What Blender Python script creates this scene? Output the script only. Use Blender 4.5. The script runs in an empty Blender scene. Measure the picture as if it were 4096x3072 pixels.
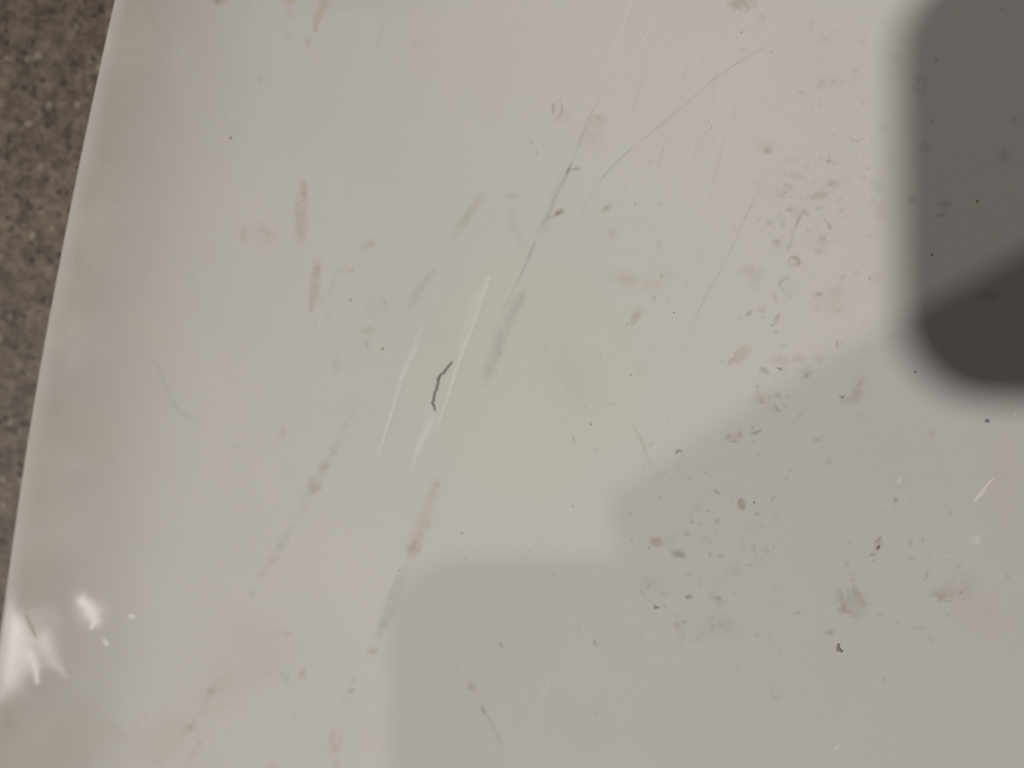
import bpy, bmesh, math, random
import numpy as np
from mathutils import Vector, Matrix

scene = bpy.context.scene
COL = scene.collection

# ------------------------------------------------------------------ camera
DIST = 0.17                                   # phone lens about 17 cm above the panel
_ax, _ay = math.radians(6.0), math.radians(3.0)
BACK = np.array([math.sin(_ax), math.sin(_ay), 0.0]); BACK[2] = math.sqrt(1 - BACK @ BACK)
CAM = BACK * DIST
XA = np.cross([0.0, 1.0, 0.0], BACK); XA /= np.linalg.norm(XA)
YA = np.cross(BACK, XA)
FPX = 4096 / (0.22 / 0.17)

cam_data = bpy.data.cameras.new("camera")
cam = bpy.data.objects.new("camera", cam_data)
COL.objects.link(cam)
cam.matrix_world = Matrix(((XA[0], YA[0], BACK[0], CAM[0]), (XA[1], YA[1], BACK[1], CAM[1]),
                           (XA[2], YA[2], BACK[2], CAM[2]), (0, 0, 0, 1)))
cam_data.sensor_width = 36.0
cam_data.lens = FPX / 4096 * 36.0
cam_data.clip_start = 0.003
cam_data.clip_end = 50.0
cam_data.dof.use_dof = True
cam_data.dof.focus_distance = 0.1625
cam_data.dof.aperture_fstop = 4.2
scene.camera = cam

# ------------------------------------------------------------------ world (dim room light) and lamps
world = bpy.data.worlds.new("World"); scene.world = world
world.use_nodes = True
bg = world.node_tree.nodes["Background"]
bg.inputs["Color"].default_value = (1.0, 0.94, 0.87, 1)
bg.inputs["Strength"].default_value = 0.103

def lamp(name, loc, size, watts, colour):
    ld = bpy.data.lights.new(name, 'AREA')
    ld.shape = 'DISK'; ld.size = size; ld.energy = watts; ld.color = colour
    o = bpy.data.objects.new(name, ld); COL.objects.link(o)
    o.location = loc
    o.rotation_euler = (-Vector(loc)).to_track_quat('-Z', 'Y').to_euler()
    return o
lamp("ceiling_lamp", (-1.242, -0.646, 2.40), 0.118, 48.3, (1.0, 0.955, 0.91))
lamp("ceiling_lamp", (0.091, 0.981, 2.60), 0.095, 9.2, (1.0, 0.93, 0.85))

vs = scene.view_settings
vs.view_transform = 'Standard'; vs.look = 'None'; vs.exposure = 0.0; vs.gamma = 1.0
vs.use_curve_mapping = False

# ------------------------------------------------------------------ helpers
def at(u, v, z=0.0):
    """photo pixel (4096 x 3072) -> point of the panel plane at height z, in metres"""
    d = XA * (u - 2048) / FPX - YA * (v - 1536) / FPX - BACK
    t = (z - CAM[2]) / d[2]
    return CAM + t * d

def mat_new(name):
    m = bpy.data.materials.new(name); m.use_nodes = True
    nt = m.node_tree
    return m, nt, nt.nodes["Principled BSDF"]

def plain(name, col, rough=0.6, spec=0.4, noise=0.0, scale=900.0):
    m, nt, p = mat_new(name)
    p.inputs["Roughness"].default_value = rough
    p.inputs["Specular IOR Level"].default_value = spec
    tc = nt.nodes.new("ShaderNodeTexCoord")
    nz = nt.nodes.new("ShaderNodeTexNoise"); nz.inputs["Scale"].default_value = scale
    nz.inputs["Detail"].default_value = 3
    nt.links.new(tc.outputs["Object"], nz.inputs["Vector"])
    mp = nt.nodes.new("ShaderNodeMixRGB"); mp.blend_type = 'MIX'
    mp.inputs[1].default_value = (*[c * (1 - noise) for c in col], 1)
    mp.inputs[2].default_value = (*[min(1, c * (1 + noise)) for c in col], 1)
    nt.links.new(nz.outputs["Fac"], mp.inputs[0])
    nt.links.new(mp.outputs[0], p.inputs["Base Color"])
    return m

def tag(o, label, cat=None, group=None, kind=None):
    o["label"] = label
    if cat: o["category"] = cat
    if group: o["group"] = group
    if kind: o["kind"] = kind
    return o

def link_mesh(name, verts, faces, mat, parent=None, smooth=True, inside=None):
    me = bpy.data.meshes.new(name)
    me.from_pydata([tuple(map(float, v)) for v in verts], [], faces)
    me.update()
    if inside is not None:                       # turn every face away from an inner point
        c = Vector(inside)
        for p in me.polygons:
            if p.normal.dot(p.center - c) < 0: p.flip()
        me.update()
    if smooth:
        me.polygons.foreach_set("use_smooth", [True] * len(me.polygons))
    me.materials.append(mat)
    o = bpy.data.objects.new(name, me); COL.objects.link(o)
    if parent is not None: o.parent = parent
    return o

def _hash(ix, iy, seed):
    h = (ix.astype(np.int64) * 374761393 + iy.astype(np.int64) * 668265263 + seed * 974634777) & 0xffffffff
    h = ((h ^ (h >> 13)) * 1274126177) & 0xffffffff
    h = h ^ (h >> 16)
    return (h & 0xffff).astype(np.float32) / 65535.0

def vnoise(x, y, seed):
    ix = np.floor(x); iy = np.floor(y)
    fx = (x - ix).astype(np.float32); fy = (y - iy).astype(np.float32)
    fx = fx * fx * (3 - 2 * fx); fy = fy * fy * (3 - 2 * fy)
    a = _hash(ix, iy, seed); b = _hash(ix + 1, iy, seed)
    c = _hash(ix, iy + 1, seed); d = _hash(ix + 1, iy + 1, seed)
    return (a * (1 - fx) + b * fx) * (1 - fy) + (c * (1 - fx) + d * fx) * fy

def fbm(x, y, seed, octv=4):
    s = 0; amp = 0.5; tot = 0
    for k in range(octv):
        s = s + amp * vnoise(x * 2 ** k, y * 2 ** k, seed + 17 * k); tot += amp; amp *= 0.5
    return s / tot            # 0..1

def sstep(a, b, x):
    t = np.clip((x - a) / (b - a), 0, 1)
    return t * t * (3 - 2 * t)

# ------------------------------------------------------------------ floor
FLOOR_Z = -0.009
def floor_material():
    m, nt, p = mat_new("speckled_floor")
    N, L = nt.nodes, nt.links
    tc = N.new("ShaderNodeTexCoord")
    def noise(scale, detail, rough=0.55, dist=0.0):
        n = N.new("ShaderNodeTexNoise"); n.inputs["Scale"].default_value = scale
        n.inputs["Detail"].default_value = detail; n.inputs["Roughness"].default_value = rough
        n.inputs["Distortion"].default_value = dist
        L.new(tc.outputs["Object"], n.inputs["Vector"]); return n
    def ramp(src, stops):
        r = N.new("ShaderNodeValToRGB"); e = r.color_ramp.elements
        while len(e) < len(stops): e.new(0.5)
        for k, (pos, c) in enumerate(stops):
            e[k].position = pos; e[k].color = (*c, 1)
        L.new(src, r.inputs[0]); return r
    def mix(fac, a, b, mode='MIX'):
        x = N.new("ShaderNodeMixRGB"); x.blend_type = mode
        L.new(fac, x.inputs[0]); L.new(a, x.inputs[1]); L.new(b, x.inputs[2]); return x
    base = ramp(noise(390, 4, 0.62, 0.6).outputs["Fac"],
                [(0.32, (0.046, 0.031, 0.021)), (0.48, (0.102, 0.075, 0.054)), (0.66, (0.172, 0.132, 0.094))])
    # dark chips
    vo = N.new("ShaderNodeTexVoronoi"); vo.inputs["Scale"].default_value = 400
    vo.inputs["Randomness"].default_value = 1.0
    nd = noise(560, 2); vm = N.new("ShaderNodeVectorMath"); vm.operation = 'SCALE'
    vm.inputs["Scale"].default_value = 0.0026
    L.new(nd.outputs["Color"], vm.inputs[0])
    va = N.new("ShaderNodeVectorMath"); va.operation = 'ADD'
    L.new(tc.outputs["Object"], va.inputs[0]); L.new(vm.outputs[0], va.inputs[1]); L.new(va.outputs[0], vo.inputs["Vector"])
    dist = ramp(vo.outputs["Distance"], [(0.25, (1, 1, 1)), (0.42, (0, 0, 0))])
    pick = N.new("ShaderNodeSeparateColor"); L.new(vo.outputs["Color"], pick.inputs[0])
    sel = N.new("ShaderNodeMath"); sel.operation = 'GREATER_THAN'; sel.inputs[1].default_value = 0.55
    L.new(pick.outputs[0], sel.inputs[0])
    fac = N.new("ShaderNodeMath"); fac.operation = 'MULTIPLY'
    L.new(dist.outputs[0], fac.inputs[0]); L.new(sel.outputs[0], fac.inputs[1])
    chipcol = ramp(pick.outputs[1], [(0.0, (0.024, 0.019, 0.017)), (0.5, (0.036, 0.025, 0.018)), (1.0, (0.050, 0.040, 0.036))])
    c1 = mix(fac.outputs[0], base.outputs[0], chipcol.outputs[0])
    # pale chips
    sel2 = N.new("ShaderNodeMath"); sel2.operation = 'LESS_THAN'; sel2.inputs[1].default_value = 0.07
    L.new(pick.outputs[0], sel2.inputs[0])
    fac2 = N.new("ShaderNodeMath"); fac2.operation = 'MULTIPLY'
    L.new(dist.outputs[0], fac2.inputs[0]); L.new(sel2.outputs[0], fac2.inputs[1])
    pale = N.new("ShaderNodeRGB"); pale.outputs[0].default_value = (0.22, 0.19, 0.14, 1)
    c2 = mix(fac2.outputs[0], c1.outputs[0], pale.outputs[0])
    big = ramp(noise(45, 2).outputs["Fac"], [(0.3, (0.86, 0.86, 0.88)), (0.7, (1.08, 1.06, 1.02))])
    one = N.new("ShaderNodeValue"); one.outputs[0].default_value = 1.0
    c3 = mix(one.outputs[0], c2.outputs[0], big.outputs[0], 'MULTIPLY')
    L.new(c3.outputs[0], p.inputs["Base Color"])
    p.inputs["Roughness"].default_value = 0.62
    bp = N.new("ShaderNodeBump"); bp.inputs["Strength"].default_value = 0.25; bp.inputs["Distance"].default_value = 0.0004
    L.new(noise(700, 3).outputs["Fac"], bp.inputs["Height"]); L.new(bp.outputs[0], p.inputs["Normal"])
    return m
fl = link_mesh("floor", [(-2.5, -2.5, FLOOR_Z), (2.5, -2.5, FLOOR_Z), (2.5, 2.5, FLOOR_Z), (-2.5, 2.5, FLOOR_Z)],
               [(0, 1, 2, 3)], floor_material(), smooth=False)
tag(fl, "brown speckled stone-look floor below the white panel's left edge", kind="structure")

# ------------------------------------------------------------------ the white panel
# columns follow the panel's slightly bowed left edge; s = distance from that edge
edge_px = [(472, 0), (386, 410), (300, 820), (172, 1500), (100, 1930), (45, 2320), (8, 2650)]
edge_pts = np.array([at(u, v, 0.0004) for u, v in edge_px])
_c = np.polyfit(edge_pts[:, 1], edge_pts[:, 0], 2)
def edge_x(y):
    yc = np.clip(y, -0.10, 0.092)
    return np.polyval(_c, yc) + (y - yc) * np.polyval(np.polyder(_c), yc)

STEP = 0.000218
ys = np.concatenate([np.linspace(-0.21, -0.102, 28)[:-1], np.arange(-0.102, 0.0925, STEP), np.linspace(0.0925, 0.20, 28)[1:]])
ss = np.concatenate([[0.0, 0.00006], np.arange(STEP, 0.240, STEP), np.linspace(0.240, 0.44, 50)[1:]])
NY, NX = len(ys), len(ss)
S, Yg = np.meshgrid(ss, ys)
Xg = edge_x(Yg) + S
# photo-pixel coordinates of each point of the surface, for laying out the wear
qx, qy, qz = Xg - CAM[0], Yg - CAM[1], -CAM[2]
_zz = -(qx * BACK[0] + qy * BACK[1] + qz * BACK[2])
U = (2048 + FPX * (qx * XA[0] + qy * XA[1] + qz * XA[2]) / _zz).astype(np.float32)
V = (1536 - FPX * (qx * YA[0] + qy * YA[1] + qz * YA[2]) / _zz).astype(np.float32)

MM = 1000.0
n_big = fbm(Xg * MM / 38, Yg * MM / 38, 3, 3)
n_mid = fbm(Xg * MM / 9, Yg * MM / 9, 11, 4)
n_fine = fbm(Xg * MM / 2.2, Yg * MM / 2.2, 23, 3)
n_w = fbm(Xg * MM / 0.75, Yg * MM / 0.75, 31, 3)

# height: dished sheet with a softly raised, rounded rim on the left
def rim(s):
    t = np.linspace(0, 0.05, 2001)
    b = sstep(0.001, 0.006, t) * (1 - sstep(0.006, 0.044, t))
    integ = np.concatenate([np.cumsum((b * (t[1] - t[0]))[::-1])[::-1]])
    return np.interp(s, t, integ, right=0.0)
R = rim(S)
Z = 0.108 * R * (0.85 + 0.35 * fbm(Yg * MM / 45, Yg * 0, 5, 2))
Z += 0.0018 * np.exp(-((Yg + 0.097) / 0.031) ** 2) * (1 - sstep(0.012, 0.034, S))
Z += 0.00035 * (n_big - 0.5) * sstep(0.0, 0.01, S) + 0.00010 * (fbm(Xg * MM / 14, Yg * MM / 14, 41, 2) - 0.5)
r0 = 0.0014
Z -= np.where(S < r0, r0 - np.sqrt(np.maximum(r0 * r0 - (r0 - np.minimum(S, r0)) ** 2, 0)), 0)

paint = np.ones((NY, NX, 3), np.float32)
rough = 0.72 + 0.10 * (n_mid - 0.5)

TAN = (.765, .705, .61); BRN = (.56, .48, .39); GRY = (.65, .65, .64); OLV = (.73, .71, .61)
PNK = (.95, .885, .83); MAU = (.66, .60, .62); DRK = (.20, .18, .16); WHT = (1.115, 1.115, 1.085); YEL = (.87, .81, .67)

def stroke(pts, col, a=0.5, soft=0.8, noise=0.55, wob=0.42, grain=None, lift=0.0, polish=None):
    """wear mark along a polyline; pts = (u, v, halfwidth[, strength]) in photo pixels"""
    P = [(p[0], p[1], p[2], p[3] if len(p) > 3 else 1.0) for p in pts]
    if len(P) == 1: P = P * 2
    mw = max(p[2] for p in P) * 1.6 + 4
    m = (U > min(p[0] for p in P) - mw) & (U < max(p[0] for p in P) + mw) & \
        (V > min(p[1] for p in P) - mw) & (V < max(p[1] for p in P) + mw)
    if not m.any(): return
    u = U[m]; v = V[m]; nw = n_w[m]; nf = n_fine[m]
    best = np.zeros_like(u)
    for (a0, b0) in zip(P[:-1], P[1:]):
        dx, dy = b0[0] - a0[0], b0[1] - a0[1]; L2 = dx * dx + dy * dy
        t = np.zeros_like(u) if L2 == 0 else np.clip(((u - a0[0]) * dx + (v - a0[1]) * dy) / L2, 0, 1)
        d = np.hypot(u - a0[0] - t * dx, v - a0[1] - t * dy)
        w = a0[2] + (b0[2] - a0[2]) * t
        st = a0[3] + (b0[3] - a0[3]) * t
        w = np.maximum(w, 1.0)
        dd = d / w + wob * 2 * (nf - 0.5) + wob * 1.9 * (nw - 0.5)
        core = max(0.0, 1 - soft)
        best = np.maximum(best, st * (1 - sstep(core, 1.12, dd)))
    al = best * a * np.clip(1 + noise * 3.0 * (nf - 0.5) + noise * 2.4 * (nw - 0.5), 0, 1.8)
    al = np.clip(al, 0, 0.97)
    if col is not None:
        paint[m] = paint[m] * (1 - al[:, None]) + np.array(col, np.float32) * al[:, None]
    if lift:
        Z[m] += lift * best
    if polish is not None:
        k = np.clip(best, 0, 1)
        rough[m] = rough[m] * (1 - k) + polish * k

def ell(u, v, rx, ry, rot, col, a=0.5, soft=0.65, noise=0.75, wob=0.55, ring=0.0):
    """irregular stain; ring > 0 leaves the middle paler than the rim"""
    mw = max(rx, ry) * 1.7 + 4
    m = (np.abs(U - u) < mw) & (np.abs(V - v) < mw)
    if not m.any(): return
    a *= 1.0 if col is PNK else 1.28
    c, s_ = math.cos(math.radians(rot)), math.sin(math.radians(rot))
    x = (U[m] - u); y = (V[m] - v)
    d = np.hypot((x * c + y * s_) / rx, (-x * s_ + y * c) / ry)
    d = d + wob * 2 * (n_fine[m] - 0.5) + wob * 2.0 * (n_w[m] - 0.5)
    al = 1 - sstep(max(0, 1 - soft), 1.1, d)
    if ring: al = al * (1 - ring * (1 - sstep(0.35, 0.8, d)))
    al = np.clip(al * a * np.clip(1 + noise * 3 * (n_fine[m] - 0.5) + noise * 2.6 * (n_w[m] - 0.5), 0, 1.8), 0, 0.97)
    paint[m] = paint[m] * (1 - al[:, None]) + np.array(col, np.float32) * al[:, None]

# --- broad discolouration and tints, plus light falloff painted in
tint = (n_big - 0.5)[..., None] * np.array([0.10, 0.02, -0.02], np.float32) + \
       (fbm(Xg * MM / 22, Yg * MM / 22, 77, 3) - 0.5)[..., None] * np.array([0.03, 0.05, 0.05], np.float32)
paint *= 1 + 0.16 * tint
light_falloff = (1 - sstep(0.0, 0.15, S + 0.03 * (n_big - 0.5)))[..., None]     # light falloff painted in, darker towards the outer edge
paint *= 1 - light_falloff * np.array([0.185, 0.185, 0.185], np.float32)
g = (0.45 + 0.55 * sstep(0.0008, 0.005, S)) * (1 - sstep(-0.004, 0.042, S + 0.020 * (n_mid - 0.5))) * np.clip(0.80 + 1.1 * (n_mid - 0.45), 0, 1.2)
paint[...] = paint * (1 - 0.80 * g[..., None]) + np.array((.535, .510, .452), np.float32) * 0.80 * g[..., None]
g2 = np.exp(-(((U - 2130) / 720) ** 2 + ((V - 1480) / 680) ** 2)) * np.clip(0.8 + 0.8 * (n_big - 0.45), 0, 1.1)
paint *= 1 - g2[..., None] * np.array([0.030, 0.000, 0.075], np.float32)
for q in [(1020, 2600, 200, 170, 20, TAN, .22), (900, 2750, 160, 120, -40, TAN, .25), (220, 2960, 330, 170, -10, OLV, .60),
          (650, 2950, 260, 120, -35, OLV, .32), (190, 1800, 110, 330, 8, OLV, .50), (270, 1250, 130, 200, 0, OLV, .45),
          (620, 1330, 170, 70, 35, YEL, .20), (400, 900, 120, 300, 12, OLV, .32), (560, 180, 90, 240, 10, TAN, .40),
          (3960, 2480, 220, 170, 25, YEL, .13), (4020, 1900, 140, 420, 0, YEL, .13), (2280, 1500, 240, 150, 60, OLV, .14),
          (400, 1750, 170, 200, 5, TAN, .22), (170, 2230, 90, 150, 10, OLV, .48), (250, 2060, 70, 160, 6, OLV, .35), (330, 520, 60, 160, 10, OLV, .25), (240, 1540, 70, 150, 8, GRY, .25), (1400, 20, 500, 40, 0, GRY, .14),
          (2700, 60, 420, 130, 0, PNK, .16), (3300, 260, 260, 200, 0, PNK, .12), (1800, 200, 330, 220, 0, PNK, .13),
          (1600, 2950, 300, 140, 0, PNK, .12), (2700, 2900, 700, 220, 0, PNK, .10), (3500, 1800, 330, 240, 0, PNK, .10)]:
    ell(*q, soft=1.0, noise=.35, wob=.5)

# --- brown and grey rubbed streaks
stroke([(1300, -10, 40), (1290, 20, 34), (1265, 85, 24), (1261, 118, 15, 1.3)], TAN, .75)
stroke([(1236, 160, 11), (1232, 182, 9)], BRN, .35); ell(1250, 215, 18, 45, 5, PNK, .5); ell(1239, 275, 14, 20, 0, GRY, .25)
ell(1159, 60, 16, 30, -20, TAN, .45); ell(1150, 140, 14, 32, 25, GRY, .22); ell(1165, 5, 40, 18, 0, TAN, .5)
ell(1668, 165, 26, 42, 5, TAN, .25); ell(1040, 320, 8, 26, 12, GRY, .45)
stroke([(1215, 735, 18), (1212, 790, 26), (1203, 850, 34), (1205, 905, 32), (1203, 960, 24, .7)], TAN, .66, soft=.6)
stroke([(1219, 765, 9), (1214, 795, 8)], BRN, .35); stroke([(1190, 815, 8), (1212, 808, 6)], BRN, .3)
stroke([(1196, 930, 8), (1212, 890, 7)], BRN, .22)
stroke([(1271, 1050, 18), (1262, 1120, 27), (1255, 1180, 25), (1246, 1236, 16)], TAN, .62, soft=.6)
stroke([(1270, 1070, 9), (1268, 1085, 9)], BRN, .3); stroke([(1247, 1200, 6), (1245, 1232, 6)], BRN, .25)
stroke([(1340, 1115, 10), (1315, 1180, 12)], OLV, .35); ell(1310, 1255, 22, 16, 0, OLV, .2); ell(1290, 1205, 16, 20, 0, OLV, .2)
ell(974, 940, 34, 55, 10, TAN, .34); ell(1055, 935, 52, 58, 0, TAN, .42, ring=.5); stroke([(1025, 925, 8), (1050, 918, 10), (1075, 935, 8)], BRN, .22)
ell(1060, 985, 40, 25, 0, PNK, .5); ell(1477, 978, 38, 24, -30, OLV, .5); ell(1388, 1080, 42, 22, -15, OLV, .52)
ell(1542, 1217, 12, 28, -20, GRY, .28); ell(1500, 1230, 70, 60, 0, OLV, .14); ell(1467, 1322, 40, 22, 0, OLV, .45); ell(1470, 1381, 14, 34, -20, OLV, .4)
ell(1343, 1462, 34, 48, 0, OLV, .25); ell(1258, 1299, 12, 14, 0, GRY, .25); ell(760, 1110, 26, 22, 0, GRY, .18)
ell(920, 238, 10, 8, 0, GRY, .2); ell(922, 238, 5, 5, 0, GRY, .2); ell(875, 5, 34, 26, 0, BRN, .5); ell(540, 0, 50, 14, 0, TAN, .5)
ell(455, 190, 14, 60, 12, YEL, .4); ell(480, 110, 12, 18, 0, GRY, .25)
stroke([(1926, 785, 22, .7), (1868, 865, 28, 1), (1838, 912, 26, .9), (1815, 955, 18, .4)], OLV, .48)
stroke([(1878, 850, 14), (1862, 880, 14)], GRY, .25)
stroke([(1732, 1085, 14), (1700, 1128, 24), (1665, 1178, 26), (1636, 1245, 16, .5)], GRY, .33)
ell(2049, 782, 28, 18, 0, OLV, .3); stroke([(2044, 850, 22, .5), (2050, 900, 26, 1), (2085, 975, 20, .6)], OLV, .24)
stroke([(2092, 1170, 26, .6), (2070, 1215, 38, 1), (2040, 1275, 40, .9), (2005, 1340, 42, .9), (1985, 1410, 36, .9), (1955, 1480, 40, .9), (1935, 1535, 24, .4)], GRY, .36, noise=.7)
ell(2085, 1190, 18, 34, 15, TAN, .3); ell(2000, 1412, 22, 20, 0, GRY, .25); ell(1960, 1478, 26, 24, 0, GRY, .2)
stroke([(1752, 1915, 10, .5), (1743, 1940, 20, 1), (1715, 2010, 28, .75), (1698, 2070, 32, .8), (1678, 2130, 36, 1), (1655, 2190, 40, 1.1), (1640, 2222, 30, .5)], TAN, .50, soft=.75, noise=.45)
ell(1652, 2198, 38, 32, -20, BRN, .22); ell(1715, 2100, 18, 22, 0, OLV, .3); ell(1660, 2168, 14, 10, 0, BRN, .25); ell(1748, 1938, 14, 16, 0, GRY, .3)
stroke([(1625, 2260, 18, .5), (1605, 2320, 30, .7), (1575, 2410, 34, .9), (1545, 2480, 30, .9), (1512, 2545, 18, .6)], GRY, .34, soft=.6)
stroke([(1588, 2300, 5, .7), (1552, 2420, 7, 1), (1515, 2530, 6, .6)], GRY, .35)
ell(1492, 2605, 30, 20, 0, OLV, .6); ell(1530, 2490, 26, 22, -30, GRY, .25)
stroke([(1432, 1622, 6, .6), (1390, 1692, 14, .7), (1340, 1795, 18, .7), (1295, 1870, 26, .9), (1258, 1945, 30, 1), (1228, 1990, 22, .7), (1180, 2088, 20, .6), (1125, 2186, 22, .9), (1088, 2240, 20, .8), (1048, 2300, 16, .6)], GRY, .30, noise=.65)
ell(1297, 1870, 30, 32, 0, OLV, .42); ell(1261, 1942, 34, 40, -20, OLV, .62); stroke([(1325, 1795, 9), (1348, 1818, 9)], OLV, .6); ell(1388, 1692, 14, 16, 0, GRY, .3)
ell(1124, 2186, 20, 20, 0, GRY, .35); ell(1092, 2238, 26, 22, 0, TAN, .42); ell(1048, 2302, 20, 26, 20, TAN, .4); ell(1010, 2371, 16, 18, 0, GRY, .45)
ell(1132, 1729, 22, 40, 15, TAN, .35); ell(1150, 1895, 18, 18, 0, GRY, .18)
stroke([(930, 2690, 18, .6), (850, 2760, 24), (800, 2850, 16, .5), (757, 2912, 22, .9), (690, 2985, 20, .8), (620, 3060, 18, .6)], OLV, .42)
ell(845, 2764, 22, 20, 0, BRN, .28); ell(878, 2832, 46, 22, -40, YEL, .55); stroke([(805, 2965, 16), (780, 3010, 18), (750, 3060, 18)], OLV, .42); ell(760, 2905, 26, 18, -40, BRN, .2)
stroke([(85, 2800, 12), (120, 2860, 14), (180, 2920, 16, .4)], OLV, .4)
stroke([(136, 2448, 8), (152, 2490, 14), (172, 2536, 7)], (.36, .34, .22), .85, soft=.6)
ell(146, 2602, 16, 13, 0, OLV, .5); stroke([(280, 2345, 9), (268, 2362, 16), (272, 2400, 9, .4)], MAU, .5); ell(560, 2150, 26, 30, 0, TAN, .22)
ell(1209, 2697, 20, 30, 5, TAN, .62); ell(1411, 2724, 16, 18, 0, TAN, .45); ell(1408, 2762, 28, 18, 0, OLV, .6); ell(1338, 2970, 40, 66, 8, TAN, .45, wob=.2); ell(1345, 3060, 26, 30, 0, OLV, .3)
ell(1390, 2810, 34, 40, 0, GRY, .15); ell(1885, 2746, 30, 50, -25, TAN, .40); ell(1823, 2678, 24, 20, 0, GRY, .2); ell(2004, 2578, 14, 18, 0, GRY, .42); ell(1154, 2536, 26, 18, 0, TAN, .28); ell(1090, 3060, 26, 20, 0, TAN, .4)
ell(1125, 2535, 60, 20, 0, TAN, .18)

# --- thin dark hairlines
stroke([(2440, 300, 5, .25), (2395, 395, 6, .4), (2368, 447, 6, .7), (2343, 507, 7, 1), (2318, 572, 7, .9), (2293, 636, 7, 1), (2273, 681, 11, 1.9), (2249, 736, 11, 1.2), (2229, 770, 9, 1), (2199, 845, 10, 1), (2179, 884, 12, 1.2), (2150, 945, 9, .5), (2134, 984, 9, .8), (2114, 1033, 12, 1.1), (2080, 1108, 7, .9), (2050, 1173, 7, .8), (2012, 1240, 7, .5)], GRY, .40, noise=.7, wob=.1)
stroke([(2280, 665, 6), (2268, 695, 7)], DRK, .38, wob=.1); stroke([(2249, 700, 22, .5), (2225, 790, 24, .5), (2190, 870, 16, .4)], GRY, .25)
H2 = [(3084, 174, 5, .3), (3035, 205, 5, .5), (2990, 229, 5, .9), (2935, 263, 6, 1.1), (2895, 290, 5, .7), (2855, 318, 6, 1), (2820, 348, 5, .5), (2791, 373, 6, .9), (2746, 413, 7, 1), (2735, 425, 4, .5), (2721, 433, 6, 1), (2686, 462, 7, 1.1), (2646, 497, 8, 1), (2592, 542, 6, .7), (2547, 577, 6, 1), (2512, 607, 6, .8), (2462, 651, 6, .8), (2418, 701, 7, 1), (2378, 756, 6, .8), (2348, 806, 5, .6), (2325, 870, 6, .4)]
stroke(H2, GRY, .37, noise=.8, wob=.15)
stroke([(3049, 731, 9, .5), (3029, 770, 6, .8), (2994, 845, 6, .9), (2935, 974, 6, 1), (2885, 1073, 6, .9), (2815, 1203, 7, .9), (2776, 1282, 7, .7), (2731, 1352, 5, .4)], GRY, .30, noise=.7, wob=.1)
stroke([(587, 1416, 12, .5), (622, 1451, 13, .8), (646, 1481, 13, 1), (655, 1526, 12, 1), (686, 1599, 13, 1), (711, 1639, 13, 1), (746, 1664, 13, .9), (800, 1692, 14, .5)], GRY, .38, noise=.25, wob=.1)
stroke([(2527, 1689, 8, .4), (2552, 1739, 10, 1), (2572, 1778, 12, 1), (2592, 1838, 11, .8), (2604, 1870, 8, .3)], OLV, .42)
stroke([(1545, 60, 7, .4), (1527, 114, 8, 1), (1512, 169, 7, .8), (1502, 232, 6, .4)], GRY, .28, wob=.1)
stroke([(2205, 2100, 6, .5), (2189, 2117, 9, .6), (2140, 2180, 4, 1), (2094, 2236, 4, .5)], GRY, .28, wob=.1)
stroke([(1922, 2815, 6, .5), (1932, 2840, 12, 1.3), (1950, 2865, 7, .6), (1965, 2890, 9, .8), (1985, 2938, 8, .8), (2006, 2975, 8, .5)], GRY, .5, wob=.2); ell(1932, 2845, 9, 18, -15, OLV, .6)
stroke([(2380, 760, 5, .6), (2355, 800, 5, .3)], GRY, .25); stroke([(2430, 985, 8, .5), (2415, 1010, 6, .3)], GRY, .3)
stroke([(1395, 640, 8, .5), (1385, 740, 8, .7), (1370, 870, 8, .5)], GRY, .16)
stroke([(3014, 2180, 14, .8), (3025, 2220, 9, .6), (3060, 2270, 8, .3)], GRY, .35)

# --- pale gouges where the plastic is whitened, with a slight ridge
stroke([(1962, 1098, 8, .6), (1948, 1145, 13, .8), (1930, 1200, 11, 1), (1897, 1297, 12, 1), (1857, 1397, 12, 1), (1825, 1486, 11, 1), (1793, 1590, 8, .9), (1768, 1664, 9, .8), (1745, 1728, 6, .4)], WHT, .62, soft=.9, noise=.12, wob=.10, lift=.00009)
stroke([(1955, 1115, 20, .5), (1905, 1195, 26, .6), (1870, 1290, 24, .5), (1840, 1390, 20, .35)], WHT, .62, noise=.2, wob=.15)
stroke([(1745, 1640, 16, .5), (1720, 1695, 26, .9), (1690, 1760, 22, 1), (1664, 1822, 14, 1), (1648, 1885, 9, .5)], WHT, .52, noise=.3, wob=.1, lift=.00003)
stroke([(1735, 1560, 10, .3), (1715, 1630, 14, .5), (1700, 1690, 14, .4)], WHT, .5, noise=.1)
stroke([(1694, 1305, 10, .5), (1661, 1396, 17, .8), (1631, 1460, 17, .9), (1607, 1516, 14, 1), (1588, 1590, 11, 1), (1562, 1674, 9, 1), (1542, 1739, 8, 1), (1520, 1815, 9, .7)], WHT, .55, noise=.3, wob=.10, lift=.00009)
stroke([(2522, 5, 5, .9), (2497, 85, 6, 1), (2472, 149, 5, .9), (2448, 230, 5, .4)], WHT, .6, wob=.05, noise=.15)
stroke([(2617, 40, 10, .5), (2598, 100, 8, .8), (2582, 145, 8, 1), (2567, 178, 6, .5)], WHT, .55, wob=.1); stroke([(2625, 70, 4), (2600, 140, 4)], WHT, .5, wob=.1)
random.seed(4)
for k in range(46):                       # family of fine parallel rub lines, upper middle
    u = random.uniform(2560, 2960); v = random.uniform(120, 560); l = random.uniform(70, 330)
    sl = random.uniform(.22, .34)
    c = WHT if random.random() < .62 else GRY
    stroke([(u, v, 3, .2), (u - sl * l * .5, v + l * .5, random.uniform(3, 6), 1), (u - sl * l, v + l, 3, .2)], c, random.uniform(.12, .36), wob=.05, noise=.2)
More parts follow.
